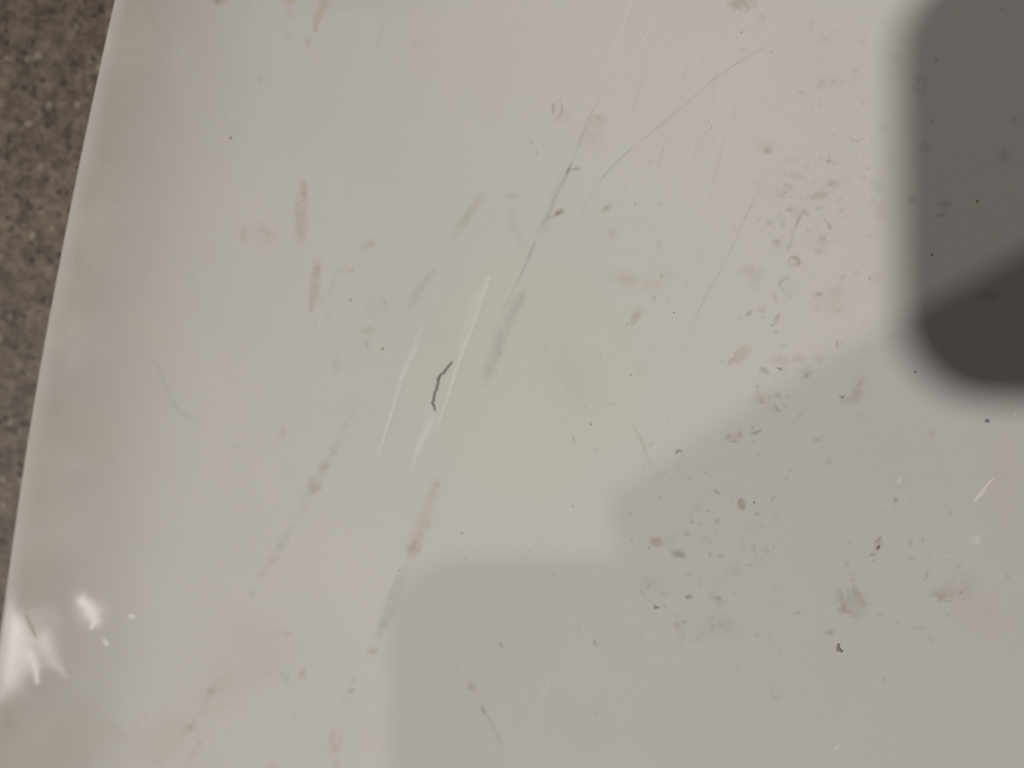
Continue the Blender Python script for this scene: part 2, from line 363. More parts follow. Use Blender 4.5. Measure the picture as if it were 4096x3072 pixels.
for k in range(26):                       # same direction, middle of the panel
    u = random.uniform(2150, 2950); v = random.uniform(620, 1250); l = random.uniform(60, 240); sl = random.uniform(.3, .5)
    c = WHT if random.random() < .6 else GRY
    stroke([(u, v, 3, .2), (u - sl * l * .5, v + l * .5, random.uniform(3, 5), 1), (u - sl * l, v + l, 3, .2)], c, random.uniform(.07, .2), wob=.05, noise=.2)
stroke([(2196, 2715, 5, .5), (2185, 2745, 6, .8), (2170, 2785, 7, 1)], WHT, .7, wob=.1)
stroke([(3735, 2228, 5, .6), (3800, 2226, 8, 1), (3870, 2228, 6, .5)], WHT, .45, wob=.1); stroke([(3690, 2244, 5, .4), (3760, 2240, 4, .7)], WHT, .4); stroke([(3740, 2266, 4, .5), (3815, 2262, 5, .8), (3840, 2255, 4, .3)], WHT, .4)
stroke([(3330, 1970, 4, .4), (3370, 1990, 4, .7), (3395, 2010, 4, .3)], WHT, .35); stroke([(3690, 2440, 4), (3672, 2500, 4, .4)], WHT, .4)
# nicks whose lamp glint is painted in as brighter colour
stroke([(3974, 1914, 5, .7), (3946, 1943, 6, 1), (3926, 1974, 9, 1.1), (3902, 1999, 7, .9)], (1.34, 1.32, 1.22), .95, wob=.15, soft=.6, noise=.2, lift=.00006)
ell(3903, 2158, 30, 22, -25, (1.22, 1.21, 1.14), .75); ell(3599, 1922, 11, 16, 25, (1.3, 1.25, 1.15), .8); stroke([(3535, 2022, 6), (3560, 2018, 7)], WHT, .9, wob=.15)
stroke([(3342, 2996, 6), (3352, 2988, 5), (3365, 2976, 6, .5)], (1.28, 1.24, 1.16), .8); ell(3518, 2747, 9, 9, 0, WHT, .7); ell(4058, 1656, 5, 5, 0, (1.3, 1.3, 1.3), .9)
stroke([(3700, 1590, 4), (3720, 1600, 4)], WHT, .4)

# --- stains and small marks, centre and right
stroke([(2216, 415, 6), (2211, 435, 8, 1.1), (2214, 450, 6)], OLV, .95, wob=.2, soft=.8); stroke([(2240, 400, 4, .6), (2244, 418, 4, .5), (2249, 434, 6, 1), (2242, 456, 5, .8), (2232, 476, 5, .5), (2222, 492, 5, .3)], OLV, .8, wob=.2); ell(2252, 465, 42, 40, 0, TAN, .16)
ell(2388, 478, 36, 30, 0, TAN, .45); ell(2368, 540, 70, 78, 0, OLV, .22, soft=.9); ell(2303, 676, 28, 10, -10, GRY, .55); ell(2236, 850, 26, 12, -25, (.5, .48, .36), .8); ell(2208, 868, 28, 12, -30, OLV, .5); ell(2190, 910, 50, 30, -20, OLV, .15)
ell(2428, 832, 30, 16, -40, OLV, .55); ell(2124, 567, 12, 14, 0, GRY, .35); ell(2147, 609, 6, 18, 0, GRY, .4); ell(2598, 648, 16, 10, -20, OLV, .25)
for k in range(3): stroke([(3058 + 11 * k, 597, 4), (3059 + 11 * k, 611, 4)], BRN, .8, wob=.15)
ell(3066, 590, 46, 40, 0, TAN, .18)
ell(2970, 12, 60, 34, 0, TAN, .70, soft=.5); ell(2985, 34, 26, 16, 0, TAN, .4); ell(3045, 75, 18, 34, 25, GRY, .25); ell(3000, 20, 12, 16, 0, BRN, .3)
ell(3431, 270, 13, 11, -40, BRN, .42); ell(3420, 290, 16, 14, 0, TAN, .4); ell(3415, 315, 8, 12, 0, GRY, .3); ell(3297, 154, 40, 30, 0, GRY, .16); stroke([(3320, 140, 8), (3345, 120, 6)], GRY, .22)
ell(3317, 326, 75, 26, 0, TAN, .25); ell(3280, 340, 30, 24, 0, MAU, .15); stroke([(3398, 545, 8), (3412, 562, 8), (3430, 566, 8), (3447, 552, 8)], MAU, .32)
ell(3316, 644, 13, 9, 0, GRY, .75); ell(3340, 655, 14, 12, 0, TAN, .45); ell(3330, 620, 30, 44, 0, GRY, .2, ring=.9); ell(3327, 735, 44, 24, 0, TAN, .5, ring=.3); ell(3183, 705, 26, 22, 0, TAN, .35); ell(3134, 770, 20, 10, -15, GRY, .5)
ell(3277, 782, 70, 24, -10, TAN, .38); stroke([(3246, 800, 8), (3265, 790, 7)], BRN, .25); ell(3282, 420, 8, 22, 0, GRY, .25); ell(3388, 720, 22, 12, 0, GRY, .25)
ell(3160, 838, 20, 16, 0, OLV, .5); ell(3190, 850, 40, 40, 0, OLV, .16); stroke([(3216, 840, 8, .8), (3222, 850, 8), (3234, 862, 8, .8)], BRN, .4)
stroke([(3210, 848, 8, .7), (3198, 872, 9, 1), (3184, 905, 8, 1)], BRN, .42, wob=.2); stroke([(3176, 930, 10, .5), (3166, 965, 8, .8), (3152, 1004, 6, 1.1)], GRY, .42, wob=.2)
ell(3317, 904, 10, 20, -20, BRN, .4); ell(3367, 842, 14, 12, 0, TAN, .5); stroke([(3310, 930, 8, .6), (3290, 960, 7, .3)], GRY, .3); ell(3079, 892, 20, 14, -30, GRY, .35); ell(3106, 968, 18, 14, 0, GRY, .4); ell(3232, 920, 14, 12, 0, TAN, .3)
ell(3178, 1044, 30, 25, 30, TAN, .72, soft=.4, wob=.2, ring=.25); ell(3199, 1055, 8, 12, 0, BRN, .2)
stroke([(3150, 1110, 10, .8), (3124, 1124, 10), (3118, 1140, 8), (3134, 1166, 8), (3166, 1190, 7, .6)], GRY, .42, wob=.2); ell(3146, 1112, 12, 10, 0, OLV, .45)
stroke([(3091, 1164, 5), (3098, 1178, 6), (3103, 1192, 6), (3108, 1209, 5)], YEL, .95, wob=.25, soft=.7); stroke([(3098, 1186, 3), (3106, 1206, 3)], BRN, .4)
stroke([(3117, 1255, 7, .7), (3108, 1272, 11), (3100, 1294, 7, .8)], OLV, .7, soft=.6); ell(3105, 1330, 22, 16, 0, OLV, .25)
ell(3275, 1180, 26, 20, 0, TAN, .4); ell(3276, 1178, 12, 9, 0, BRN, .7); ell(3341, 1172, 36, 30, 0, MAU, .3, ring=.6); ell(3332, 1210, 80, 60, 0, PNK, .5); ell(3273, 1234, 18, 12, 0, MAU, .25)
ell(3481, 946, 22, 10, 20, MAU, .25); stroke([(3350, 1365, 5), (3347, 1378, 6), (3354, 1388, 5)], MAU, .7, wob=.15); ell(3135, 1440, 60, 30, 0, TAN, .25); ell(3055, 1486, 26, 14, 35, GRY, .45); ell(3198, 1432, 30, 22, 0, TAN, .38)
stroke([(3110, 1470, 3), (3118, 1475, 5), (3127, 1480, 4)], DRK, .8, wob=.2); ell(3226, 1501, 12, 11, 0, BRN, .6); stroke([(3228, 1498, 6), (3254, 1478, 4, .6)], TAN, .55); ell(3220, 1480, 44, 40, 0, GRY, .14); ell(3020, 1130, 24, 40, 0, GRY, .2, ring=.8)
ell(3030, 1548, 8, 12, 0, GRY, .45); ell(3045, 1590, 46, 38, 0, TAN, .32); stroke([(3046, 1580, 4), (3042, 1600, 5), (3046, 1608, 4)], BRN, .5); ell(3061, 1600, 30, 30, 0, PNK, .5)
stroke([(3100, 1620, 6, .6), (3107, 1634, 7), (3118, 1645, 6)], MAU, .75, wob=.2); stroke([(3120, 1590, 10, .5), (3140, 1620, 8, .3)], GRY, .3)
ell(3432, 1555, 34, 75, 20, BRN, .30, soft=.9); ell(3390, 1600, 60, 34, -10, MAU, .16); stroke([(3357, 1580, 3), (3369, 1589, 7, 1.2), (3378, 1582, 3)], MAU, .85, wob=.2)
stroke([(3225, 1640, 7, .4), (3205, 1655, 7, .5), (3165, 1700, 10, .7), (3152, 1715, 8, .5)], GRY, .4); ell(3268, 1759, 26, 10, 0, MAU, .35); ell(3290, 1745, 20, 12, 0, PNK, .5)
ell(2647, 1098, 9, 26, 12, OLV, .6); ell(2666, 1096, 14, 20, 0, OLV, .4, ring=.7); ell(2690, 1105, 10, 20, 15, TAN, .35); ell(2500, 1115, 90, 40, 10, TAN, .26); ell(2600, 1140, 70, 34, 0, TAN, .18); ell(2617, 1193, 10, 18, 10, GRY, .35)
ell(2545, 1268, 26, 52, 30, TAN, .34, soft=.5); ell(2995, 1254, 36, 11, -25, GRY, .5); ell(2965, 1272, 12, 9, 0, GRY, .3); ell(3050, 1270, 12, 9, 0, GRY, .3)
ell(2955, 1422, 44, 30, -40, TAN, .5, soft=.5); ell(2985, 1400, 26, 34, 20, OLV, .22); stroke([(2932, 1440, 10), (2916, 1453, 7)], BRN, .65); ell(3062, 1480, 26, 10, 35, GRY, .5); ell(2994, 1082, 44, 36, 0, OLV, .28); ell(3020, 1130, 20, 24, 0, GRY, .2)
ell(2636, 979, 9, 22, 5, OLV, .35); ell(2405, 1425, 6, 22, 0, GRY, .28); ell(2440, 1425, 6, 12, 0, GRY, .22); ell(2540, 880, 40, 20, 0, YEL, .14)
stroke([(2295, 1750, 3), (2293, 1760, 4), (2296, 1768, 3)], GRY, .8, wob=.1)
stroke([(2704, 1814, 6), (2708, 1804, 7), (2717, 1801, 7), (2727, 1808, 5)], (.5, .48, .34), .75, wob=.15); stroke([(2730, 1815, 5, .6), (2735, 1830, 5, .3)], GRY, .4); ell(2710, 1860, 18, 30, 0, OLV, .2); ell(2630, 1910, 40, 22, -30, YEL, .2)
ell(2934, 1748, 48, 18, -5, TAN, .55, ring=.25); ell(2958, 1735, 16, 20, 0, MAU, .4); ell(2925, 1752, 12, 16, 0, PNK, .9); stroke([(2924, 1766, 3), (2938, 1768, 4), (2946, 1764, 3)], DRK, .5); ell(2912, 1745, 8, 16, 0, GRY, .4)
for q in [(3010, 1714), (3018, 1730), (3030, 1728), (3040, 1722), (3026, 1736), (3008, 1736)]: ell(*q, 9, 6, -30, GRY, .75, wob=.2)
stroke([(2860, 1960, 4), (2866, 1968, 6), (2876, 1974, 5)], DRK, .55, wob=.2); ell(2885, 1970, 26, 14, 10, GRY, .22); stroke([(2816, 1884, 4), (2824, 1891, 5)], GRY, .8, wob=.1); stroke([(2757, 1905, 4), (2757, 1916, 4)], GRY, .6)
ell(2966, 2018, 17, 26, -20, TAN, .95, soft=.35, wob=.2, ring=.3); ell(2958, 2008, 7, 10, 0, BRN, .4); ell(2974, 2030, 9, 6, 0, BRN, .3)
ell(2870, 2086, 14, 14, 0, OLV, .6); ell(2768, 2087, 14, 7, 25, GRY, .55); ell(2625, 2165, 34, 24, 25, TAN, .75, soft=.6); ell(2612, 2160, 14, 16, 0, OLV, .5); ell(2680, 2160, 40, 30, 0, GRY, .16)
ell(2714, 2216, 38, 20, 15, GRY, .68, soft=.7); ell(2728, 2226, 20, 12, 0, OLV, .4); ell(2840, 2216, 12, 18, 0, GRY, .38); ell(2883, 2224, 16, 14, 0, GRY, .36); ell(2745, 2135, 24, 14, 0, GRY, .28); ell(2815, 2155, 14, 12, -40, GRY, .3)
ell(3027, 2054, 20, 8, -10, MAU, .4); ell(2790, 2030, 50, 30, 0, GRY, .12); ell(2940, 2280, 44, 34, 0, GRY, .2); ell(2870, 2330, 40, 24, 0, GRY, .14); ell(2755, 2300, 16, 14, 30, GRY, .3); ell(2998, 2262, 10, 10, 0, GRY, .4)
stroke([(2566, 2366, 9), (2574, 2374, 6), (2586, 2398, 7, .6), (2604, 2406, 7, .6)], GRY, .55); ell(2600, 2330, 60, 44, 0, GRY, .16); ell(2594, 2344, 10, 13, 0, GRY, .45); stroke([(2618, 2420, 5), (2622, 2432, 8), (2634, 2428, 5)], (.42, .40, .28), .9, soft=.7)
ell(2752, 2387, 22, 12, 5, MAU, .8); ell(2876, 2394, 12, 15, -20, GRY, .6); ell(2880, 2410, 5, 9, 0, GRY, .4); ell(2738, 2486, 22, 9, -20, GRY, .45); ell(2703, 2500, 18, 18, 0, GRY, .28); stroke([(2850, 2503, 4), (2850, 2524, 4)], GRY, .6, wob=.1)
ell(2885, 2500, 95, 60, 0, MAU, .14); ell(2805, 2535, 24, 22, 0, MAU, .2); stroke([(2372, 2580, 5, .6), (2378, 2560, 5), (2386, 2585, 5)], GRY, .65, wob=.15); ell(2316, 2506, 10, 22, 0, GRY, .33); stroke([(2566, 2535, 4, .6), (2574, 2556, 5, 1)], GRY, .45)
ell(2761, 2565, 10, 9, 0, GRY, .25); ell(2383, 2858, 14, 18, 0, GRY, .2); ell(2077, 2847, 14, 9, 0, GRY, .25); stroke([(3086, 2740, 7, .5), (3090, 2775, 8), (3105, 2798, 8), (3122, 2788, 7), (3126, 2768, 7, .6)], GRY, .3)
stroke([(3360, 2375, 16), (3375, 2410, 18), (3390, 2440, 18)], OLV, .45); stroke([(3415, 2350, 16), (3432, 2385, 14), (3450, 2410, 14)], OLV, .5); ell(3408, 2405, 90, 72, 20, OLV, .30, soft=.6); ell(3372, 2436, 38, 24, 20, BRN, .32); ell(3456, 2420, 22, 14, -30, TAN, .45); ell(3430, 2378, 26, 16, 40, OLV, .35); ell(3411, 2312, 18, 34, 0, TAN, .3); ell(3420, 2460, 40, 26, 0, OLV, .25)
stroke([(3352, 2425, 4), (3364, 2430, 4)], WHT, .6); stroke([(3384, 2370, 6), (3378, 2400, 5)], WHT, .35)
ell(3765, 2385, 60, 30, 5, OLV, .5, soft=.7); ell(3830, 2350, 90, 60, -15, OLV, .26); ell(3880, 2430, 120, 90, 20, YEL, .09)
stroke([(3706, 2288, 9), (3708, 2305, 9), (3698, 2318, 7, .6)], MAU, .5); stroke([(3838, 2258, 10), (3824, 2270, 7, .6), (3800, 2278, 6, .3)], GRY, .55); stroke([(3635, 2240, 7), (3640, 2228, 6), (3652, 2228, 7), (3658, 2244, 6)], GRY, .45)
ell(3191, 2450, 18, 10, -10, TAN, .6); ell(3323, 2532, 24, 16, 30, OLV, .5); ell(3296, 2528, 6, 13, 0, GRY, .5); ell(3389, 2260, 16, 18, 0, TAN, .38); ell(3488, 2218, 18, 13, 0, OLV, .55); ell(3495, 2242, 9, 5, 0, GRY, .5)
stroke([(3505, 2166, 6), (3515, 2158, 8), (3522, 2150, 8)], BRN, .6); stroke([(3512, 2165, 5), (3518, 2175, 5)], BRN, .5); ell(3512, 2180, 26, 40, 10, TAN, .3); ell(3582, 2003, 14, 17, -30, OLV, .75); ell(3642, 2166, 14, 26, 0, GRY, .26); ell(3692, 2156, 12, 20, 0, GRY, .26); ell(3402, 2170, 10, 12, 0, GRY, .25)
ell(4031, 2306, 7, 13, -20, GRY, .4); ell(3788, 2462, 6, 13, 0, GRY, .35); ell(3680, 2508, 30, 12, 0, GRY, .22); ell(3655, 2512, 7, 10, 0, GRY, .3); ell(3161, 1879, 9, 9, 0, GRY, .4); ell(3147, 1910, 10, 12, 0, MAU, .3); stroke([(3095, 1985, 8), (3088, 2005, 8)], MAU, .4)
ell(3600, 1930, 60, 40, 0, GRY, .10); ell(3945, 1683, 20, 14, 0, MAU, .4)
# within the phone's shadow
for q in [(3748, 240, 13, 18), (3726, 486, 12, 14), (3700, 590, 22, 26), (4062, 478, 14, 16), (3780, 820, 34, 28), (3650, 800, 24, 18), (3765, 860, 26, 20), (4020, 620, 30, 34), (3680, 340, 40, 60), (3960, 1180, 60, 30)]:
    ell(q[0], q[1], q[2], q[3], 0, GRY, .38)
for q in [(3510, 745, 44, 40), (3520, 840, 40, 60), (3490, 800, 20, 24), (3540, 520, 36, 30), (3560, 640, 40, 26), (3545, 860, 18, 22), (3530, 690, 30, 16), (3580, 230, 40, 26), (3500, 1110, 40, 36)]:
    ell(q[0], q[1], q[2], q[3], 0, TAN if q[0] % 3 else GRY, .17, ring=.2)
random.seed(9)
for (u0, u1, v0, v1, n) in [(3020, 3480, 620, 1700, 130), (3080, 3300, 760, 1000, 40), (2620, 3120, 1880, 2620, 80), (3100, 3900, 1700, 2600, 34), (2150, 2950, 900, 1850, 40), (900, 1700, 300, 2900, 40), (3050, 3600, 60, 640, 30)]:
    for k in range(n):                    # faint scattered smudges
        r = random.uniform(5, 20) * (.8 if random.random() < .7 else 1.7)
        ell(random.uniform(u0, u1), random.uniform(v0, v1), r, r * random.uniform(.4, 1), random.uniform(0, 180), random.choice([GRY, GRY, TAN, OLV, MAU]), random.uniform(.08, .30), ring=random.choice([0, 0, .6]))
for k in range(160):                      # wear goes on outside the picture
    u = random.uniform(0, 8000); v = random.uniform(-2200, 5200)
    if 0 < v < 3072 and u < 4096: continue
    r = random.uniform(20, 90)
    ell(u, v, r, r * random.uniform(.3, 1), random.uniform(0, 180), random.choice([GRY, TAN, OLV]), random.uniform(.15, .5))

for q in [(2669, 1203), (2972, 194), (2868, 2129), (3052, 1943), (3094, 2191), (2520, 2053), (2674, 1670), (2659, 1893), (2575, 1868), (2543, 895), (2643, 814), (2342, 1624), (2606, 1384), (2888, 1448), (3018, 1764), (3032, 1817), (3103, 2346), (3859, 2206), (3154, 1585), (2954, 2668), (1437, 3060), (1861, 2234)]:
    ell(*q, 7, 5, 30, GRY, .6)
# --- rubbed, shinier patches at the lower left of the rim
stroke([(60, 2420, 110), (110, 2560, 190), (60, 2720, 130, .8)], None, .5, soft=1.0, wob=.05, polish=.46)
for pts in ([(62, 2440, 46), (95, 2510, 84), (98, 2600, 96), (72, 2690, 74), (40, 2745, 44, .7)],
            [(150, 2600, 20), (168, 2650, 22), (178, 2710, 13)], [(205, 2545, 52, .8), (225, 2620, 46, .75), (262, 2665, 22, .8), (282, 2695, 12, .6)],
            [(340, 2398, 44), (370, 2440, 66), (388, 2476, 42), (376, 2504, 16)], [(200, 2440, 56, .45), (250, 2475, 40, .4)],
            [(422, 2556, 9), (434, 2574, 10)], [(522, 2463, 10), (536, 2466, 9)]):
    stroke([(p[0], p[1], p[2] * 1.4, *p[3:]) for p in pts], None, .5, soft=1.0, noise=.2, wob=.07, polish=.345)

# --- the short crack is a real cut in the sheet
CR = [(1810, 1440, 1.5), (1803, 1453, 3.5), (1795, 1466, 4.5), (1788, 1472, 4), (1783, 1482, 4.5), (1774, 1492, 4.5), (1765, 1497, 5), (1758, 1504, 5.5), (1755, 1518, 6), (1752, 1531, 5.5),
      (1751, 1545, 5.5), (1746, 1556, 5), (1742, 1568, 5), (1737, 1577, 5), (1738, 1592, 5), (1735, 1600, 5), (1732, 1609, 4.8), (1736, 1624, 3.6), (1740, 1634, 2.6), (1744, 1645, 1)]
CR = [(u + (2.2 if k % 2 else -2.2), v, w * (0.40 if k % 3 else 0.26)) for k, (u, v, w) in enumerate(CR)]
stroke([(p[0], p[1], p[2] + 8) for p in CR], (.62, .60, .54), .30, noise=.2, wob=.1)
m = (U > 1700) & (U < 1850) & (V > 1410) & (V < 1680)
best = np.full(m.sum(), 1e9)
for a0, b0 in zip(CR[:-1], CR[1:]):
    dx, dy = b0[0] - a0[0], b0[1] - a0[1]
    t = np.clip(((U[m] - a0[0]) * dx + (V[m] - a0[1]) * dy) / (dx * dx + dy * dy), 0, 1)
    best = np.minimum(best, np.hypot(U[m] - a0[0] - t * dx, V[m] - a0[1] - t * dy) / (a0[2] + (b0[2] - a0[2]) * t))
Z[m] -= 0.0006 * (1 - sstep(1.3, 1.9, best))

# assemble the panel mesh (surface grid + side wall down to the floor on every side)
paint = np.clip(paint, 0.02, 1.45)
def panel_material():
    m, nt, p = mat_new("worn_white_plastic")
    N, L = nt.nodes, nt.links
    at_ = N.new("ShaderNodeAttribute"); at_.attribute_name = "wear"
    ar = N.new("ShaderNodeAttribute"); ar.attribute_name = "gloss"
    tc = N.new("ShaderNodeTexCoord")
    nz = N.new("ShaderNodeTexNoise"); nz.inputs["Scale"].default_value = 3200; nz.inputs["Detail"].default_value = 2
    L.new(tc.outputs["Object"], nz.inputs["Vector"])
    mr = N.new("ShaderNodeMapRange"); mr.inputs[1].default_value = .25; mr.inputs[2].default_value = .75
    mr.inputs[3].default_value = .955; mr.inputs[4].default_value = 1.045
    L.new(nz.outputs["Fac"], mr.inputs[0])
    base = N.new("ShaderNodeMixRGB"); base.blend_type = 'MULTIPLY'; base.inputs[0].default_value = 1
    base.inputs[1].default_value = (0.629, 0.617, 0.599, 1)
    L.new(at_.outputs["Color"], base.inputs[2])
    b2 = N.new("ShaderNodeVectorMath"); b2.operation = 'SCALE'
    L.new(base.outputs[0], b2.inputs[0]); L.new(mr.outputs[0], b2.inputs["Scale"])
    L.new(b2.outputs[0], p.inputs["Base Color"])
    L.new(ar.outputs["Fac"], p.inputs["Roughness"])
    p.inputs["Specular IOR Level"].default_value = 0.38
    n2 = N.new("ShaderNodeTexNoise"); n2.inputs["Scale"].default_value = 420; n2.inputs["Detail"].default_value = 3
    L.new(tc.outputs["Object"], n2.inputs["Vector"])
    bp = N.new("ShaderNodeBump"); bp.inputs["Strength"].default_value = 0.25; bp.inputs["Distance"].default_value = 0.00006
    L.new(n2.outputs["Fac"], bp.inputs["Height"]); L.new(bp.outputs[0], p.inputs["Normal"])
    return m
PANEL_MAT = panel_material()

def build_panel():
    nv = NY * NX
    co = np.empty((nv, 3), np.float32)
    co[:, 0] = Xg.ravel(); co[:, 1] = Yg.ravel(); co[:, 2] = Z.ravel()
    idx = np.arange(nv, dtype=np.int32).reshape(NY, NX)
    q = np.stack([idx[:-1, :-1], idx[:-1, 1:], idx[1:, 1:], idx[1:, :-1]], -1).reshape(-1, 4)
    # outline, walked counter-clockwise, and its copy at floor level
    ring = np.concatenate([idx[0, :-1], idx[:-1, -1], idx[-1, :0:-1], idx[:0:-1, 0]])
    low = co[ring].copy(); low[:, 2] = FLOOR_Z + 0.0005
    li = nv + np.arange(len(ring), dtype=np.int32)
    nxt = np.roll(ring, -1); lnx = np.roll(li, -1)
    side = np.stack([ring, li, lnx, nxt], -1)
    allv = np.concatenate([co, low]); faces = np.concatenate([q, side]).astype(np.int32)
    me = bpy.data.meshes.new("plastic_panel")
    me.vertices.add(len(allv)); me.vertices.foreach_set("co", allv.ravel())
    me.loops.add(faces.size); me.loops.foreach_set("vertex_index", faces.ravel())
    me.polygons.add(len(faces))
    me.polygons.foreach_set("loop_start", np.arange(0, faces.size, 4, dtype=np.int32))
    me.update(calc_edges=True)
    me.polygons.foreach_set("use_smooth", np.ones(len(faces), bool))
    ca = me.attributes.new("wear", 'FLOAT_COLOR', 'POINT')  # stains and scratches, plus the painted light falloff and glints
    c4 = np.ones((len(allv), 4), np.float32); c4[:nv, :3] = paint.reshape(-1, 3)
    c4[nv:, :3] = .85
    ca.data.foreach_set("color", c4.ravel())
    ra = me.attributes.new("gloss", 'FLOAT', 'POINT')
    rr = np.full(len(allv), .55, np.float32); rr[:nv] = rough.ravel()
    ra.data.foreach_set("value", rr)
    me.materials.append(PANEL_MAT)
    me.validate()
    o = bpy.data.objects.new("plastic_panel", me); COL.objects.link(o)
    return o
panel = build_panel()
tag(panel, "scuffed off-white plastic panel with brown stains and a short dark crack", "panel")

# surface height lookup for things stuck to the panel
def surf(u, v):
    p = at(u, v)
    z = 0.0
    for _ in range(2):
        p = at(u, v, z)
        j = int(np.clip(np.searchsorted(ys, p[1]), 1, NY - 1))
        i = int(np.clip(np.searchsorted(ss, p[0] - edge_x(p[1])), 1, NX - 1))
        z = float(max(Z[j, i], Z[j - 1, i - 1]))
    return p[0], p[1], z

# crack: dark V-shaped groove lining the cut
def build_crack():
    verts, faces = [], []
    mat = plain("grimy_crack", (0.25, 0.245, 0.212), 0.9, 0.1, 0.3, 4000)
    for k, (u, v, w) in enumerate(CR):
        a = CR[max(0, k - 1)]; b = CR[min(len(CR) - 1, k + 1)]
        d = np.array([b[0] - a[0], b[1] - a[1]]); d = d / np.linalg.norm(d); n = np.array([-d[1], d[0]])
        for t, dz in ((-1.5, 0.00003), (-.62, -.00005), (0, -.00018), (.62, -.00005), (1.5, 0.00003)):
            p = at(u + n[0] * w * t, v + n[1] * w * t)
            zz = np.interp(0, [0], [0])
            x, y, z0 = p[0], p[1], float(Z[np.searchsorted(ys, p[1] + .0035), np.searchsorted(ss, p[0] + .0035 - edge_x(p[1]))])
            verts.append((x, y, z0 + dz))
        if k:
            o = (k - 1) * 5
            for j in range(4): faces.append((o + j, o + j + 1, o + 5 + j + 1, o + 5 + j))
    c = link_mesh("crack", verts, faces, mat, panel, inside=(0, 0, -5))
    c["label"] = "short jagged dark crack between two pale scratches"
    return c
build_crack()

# dirt grains stuck on the sheet: small flattened lumps, each its own piece
GRAIN = {'black': plain("black_grit", (0.13, 0.122, 0.108), .7, .3, .4, 3000),
         'brown': plain("brown_grit", (0.27, 0.215, 0.165), .7, .3, .4, 3000),
         'grey': plain("grey_grit", (0.43, 0.415, 0.395), .7, .3, .3, 3000),
         'purple': plain("purple_grit", (0.27, 0.235, 0.255), .6, .4, .3, 3000),
         'tan': plain("tan_grit", (0.38, 0.32, 0.24), .75, .3, .35, 3000)}
grains = [(2696, 1250, 5, 6.5, 20, 'black'), (2364, 1697, 6, 7, 40, 'black'), (2524, 1499, 5, 6, 0, 'black'), (2291, 2025, 4, 6, 30, 'black'), (2509, 1298, 4, 3.5, 0, 'brown'),
          (2669, 1203, 3.5, 4, 0, 'grey'), (3909, 805, 7.5, 9, 20, 'brown'), (3728, 1018, 8, 8, 0, 'purple'), (3335, 541, 3.5, 4, 0, 'black'), (2965, 129, 4.5, 5, 0, 'brown'),
          (3084, 206, 3.5, 9, 10, 'grey'), (2845, 512, 7, 3.5, -40, 'grey'), (2972, 194, 3, 5, 20, 'grey'), (3949, 1684, 15, 11, 5, 'purple'), (3661, 1488, 6, 10, -35, 'purple'), (3369, 1589, 7, 5, 0, 'purple'),
          (3513, 2190, 9, 16, 30, 'brown'), (3841, 2368, 5, 7, -30, 'black'), (3537, 2720, 5, 4, 20, 'black'), (2937, 2370, 4, 5, 0, 'black'), (2830, 2045, 4.5, 4.5, 0, 'black'), (2868, 2129, 3, 6, 0, 'grey'),
          (3017, 2010, 7, 5.5, 20, 'purple'), (3052, 1943, 6, 4, 40, 'grey'), (3094, 2191, 4.5, 4.5, 0, 'grey'), (2520, 2053, 3.5, 3.5, 0, 'grey'), (2527, 2164, 4, 4, 0, 'brown'), (2597, 2191, 8, 5, -35, 'grey'),
          (2661, 2424, 3.5, 8, 0, 'grey'), (2674, 1670, 6, 4, 10, 'grey'), (2659, 1893, 5, 4, 0, 'grey'), (2575, 1868, 3, 6, 10, 'grey'), (3368, 1374, 3.5, 3.5, 0, 'black'), (3567, 1344, 4.5, 4, 0, 'black'), (3478, 1114, 6, 7, 0, 'grey'),
          (3246, 1419, 3, 3, 0, 'black'), (3120, 1430, 3, 3, 0, 'black'), (1400, 1202, 8, 10, 0, 'grey'), (1529, 1395, 8, 9, 0, 'tan'), (922, 552, 8, 13, 0, 'tan'), (1597, 2282, 8, 6, 0, 'grey'), (1847, 2134, 9, 6, 40, 'grey'),
          (1861, 2234, 5, 4, 30, 'grey'), (2216, 2297, 6, 4, -40, 'tan'), (3859, 2206, 5, 5, 0, 'grey'), (3154, 1585, 3, 5, 0, 'grey'), (3045, 1608, 3.5, 4, 0, 'brown'), (3087, 1303, 7, 4, -40, 'purple'),
          (2541, 818, 4, 8, 10, 'grey'), (2543, 895, 4, 3.5, 0, 'grey'), (2643, 814, 3, 6, 0, 'grey'), (2342, 1624, 3.5, 3.5, 0, 'grey'), (2606, 1384, 2.8, 4, 0, 'grey'), (2888, 1448, 3, 3.5, 0, 'grey'),
          (3018, 1764, 3.5, 3, 0, 'grey'), (3032, 1817, 3, 3.5, 0, 'grey'), (3103, 2346, 3, 3.5, 0, 'grey'), (4007, 34, 4, 4, 0, 'brown'), (2954, 2668, 4, 6, -15, 'grey'), (1437, 3060, 5, 5, 0, 'grey')]
random.seed(21)
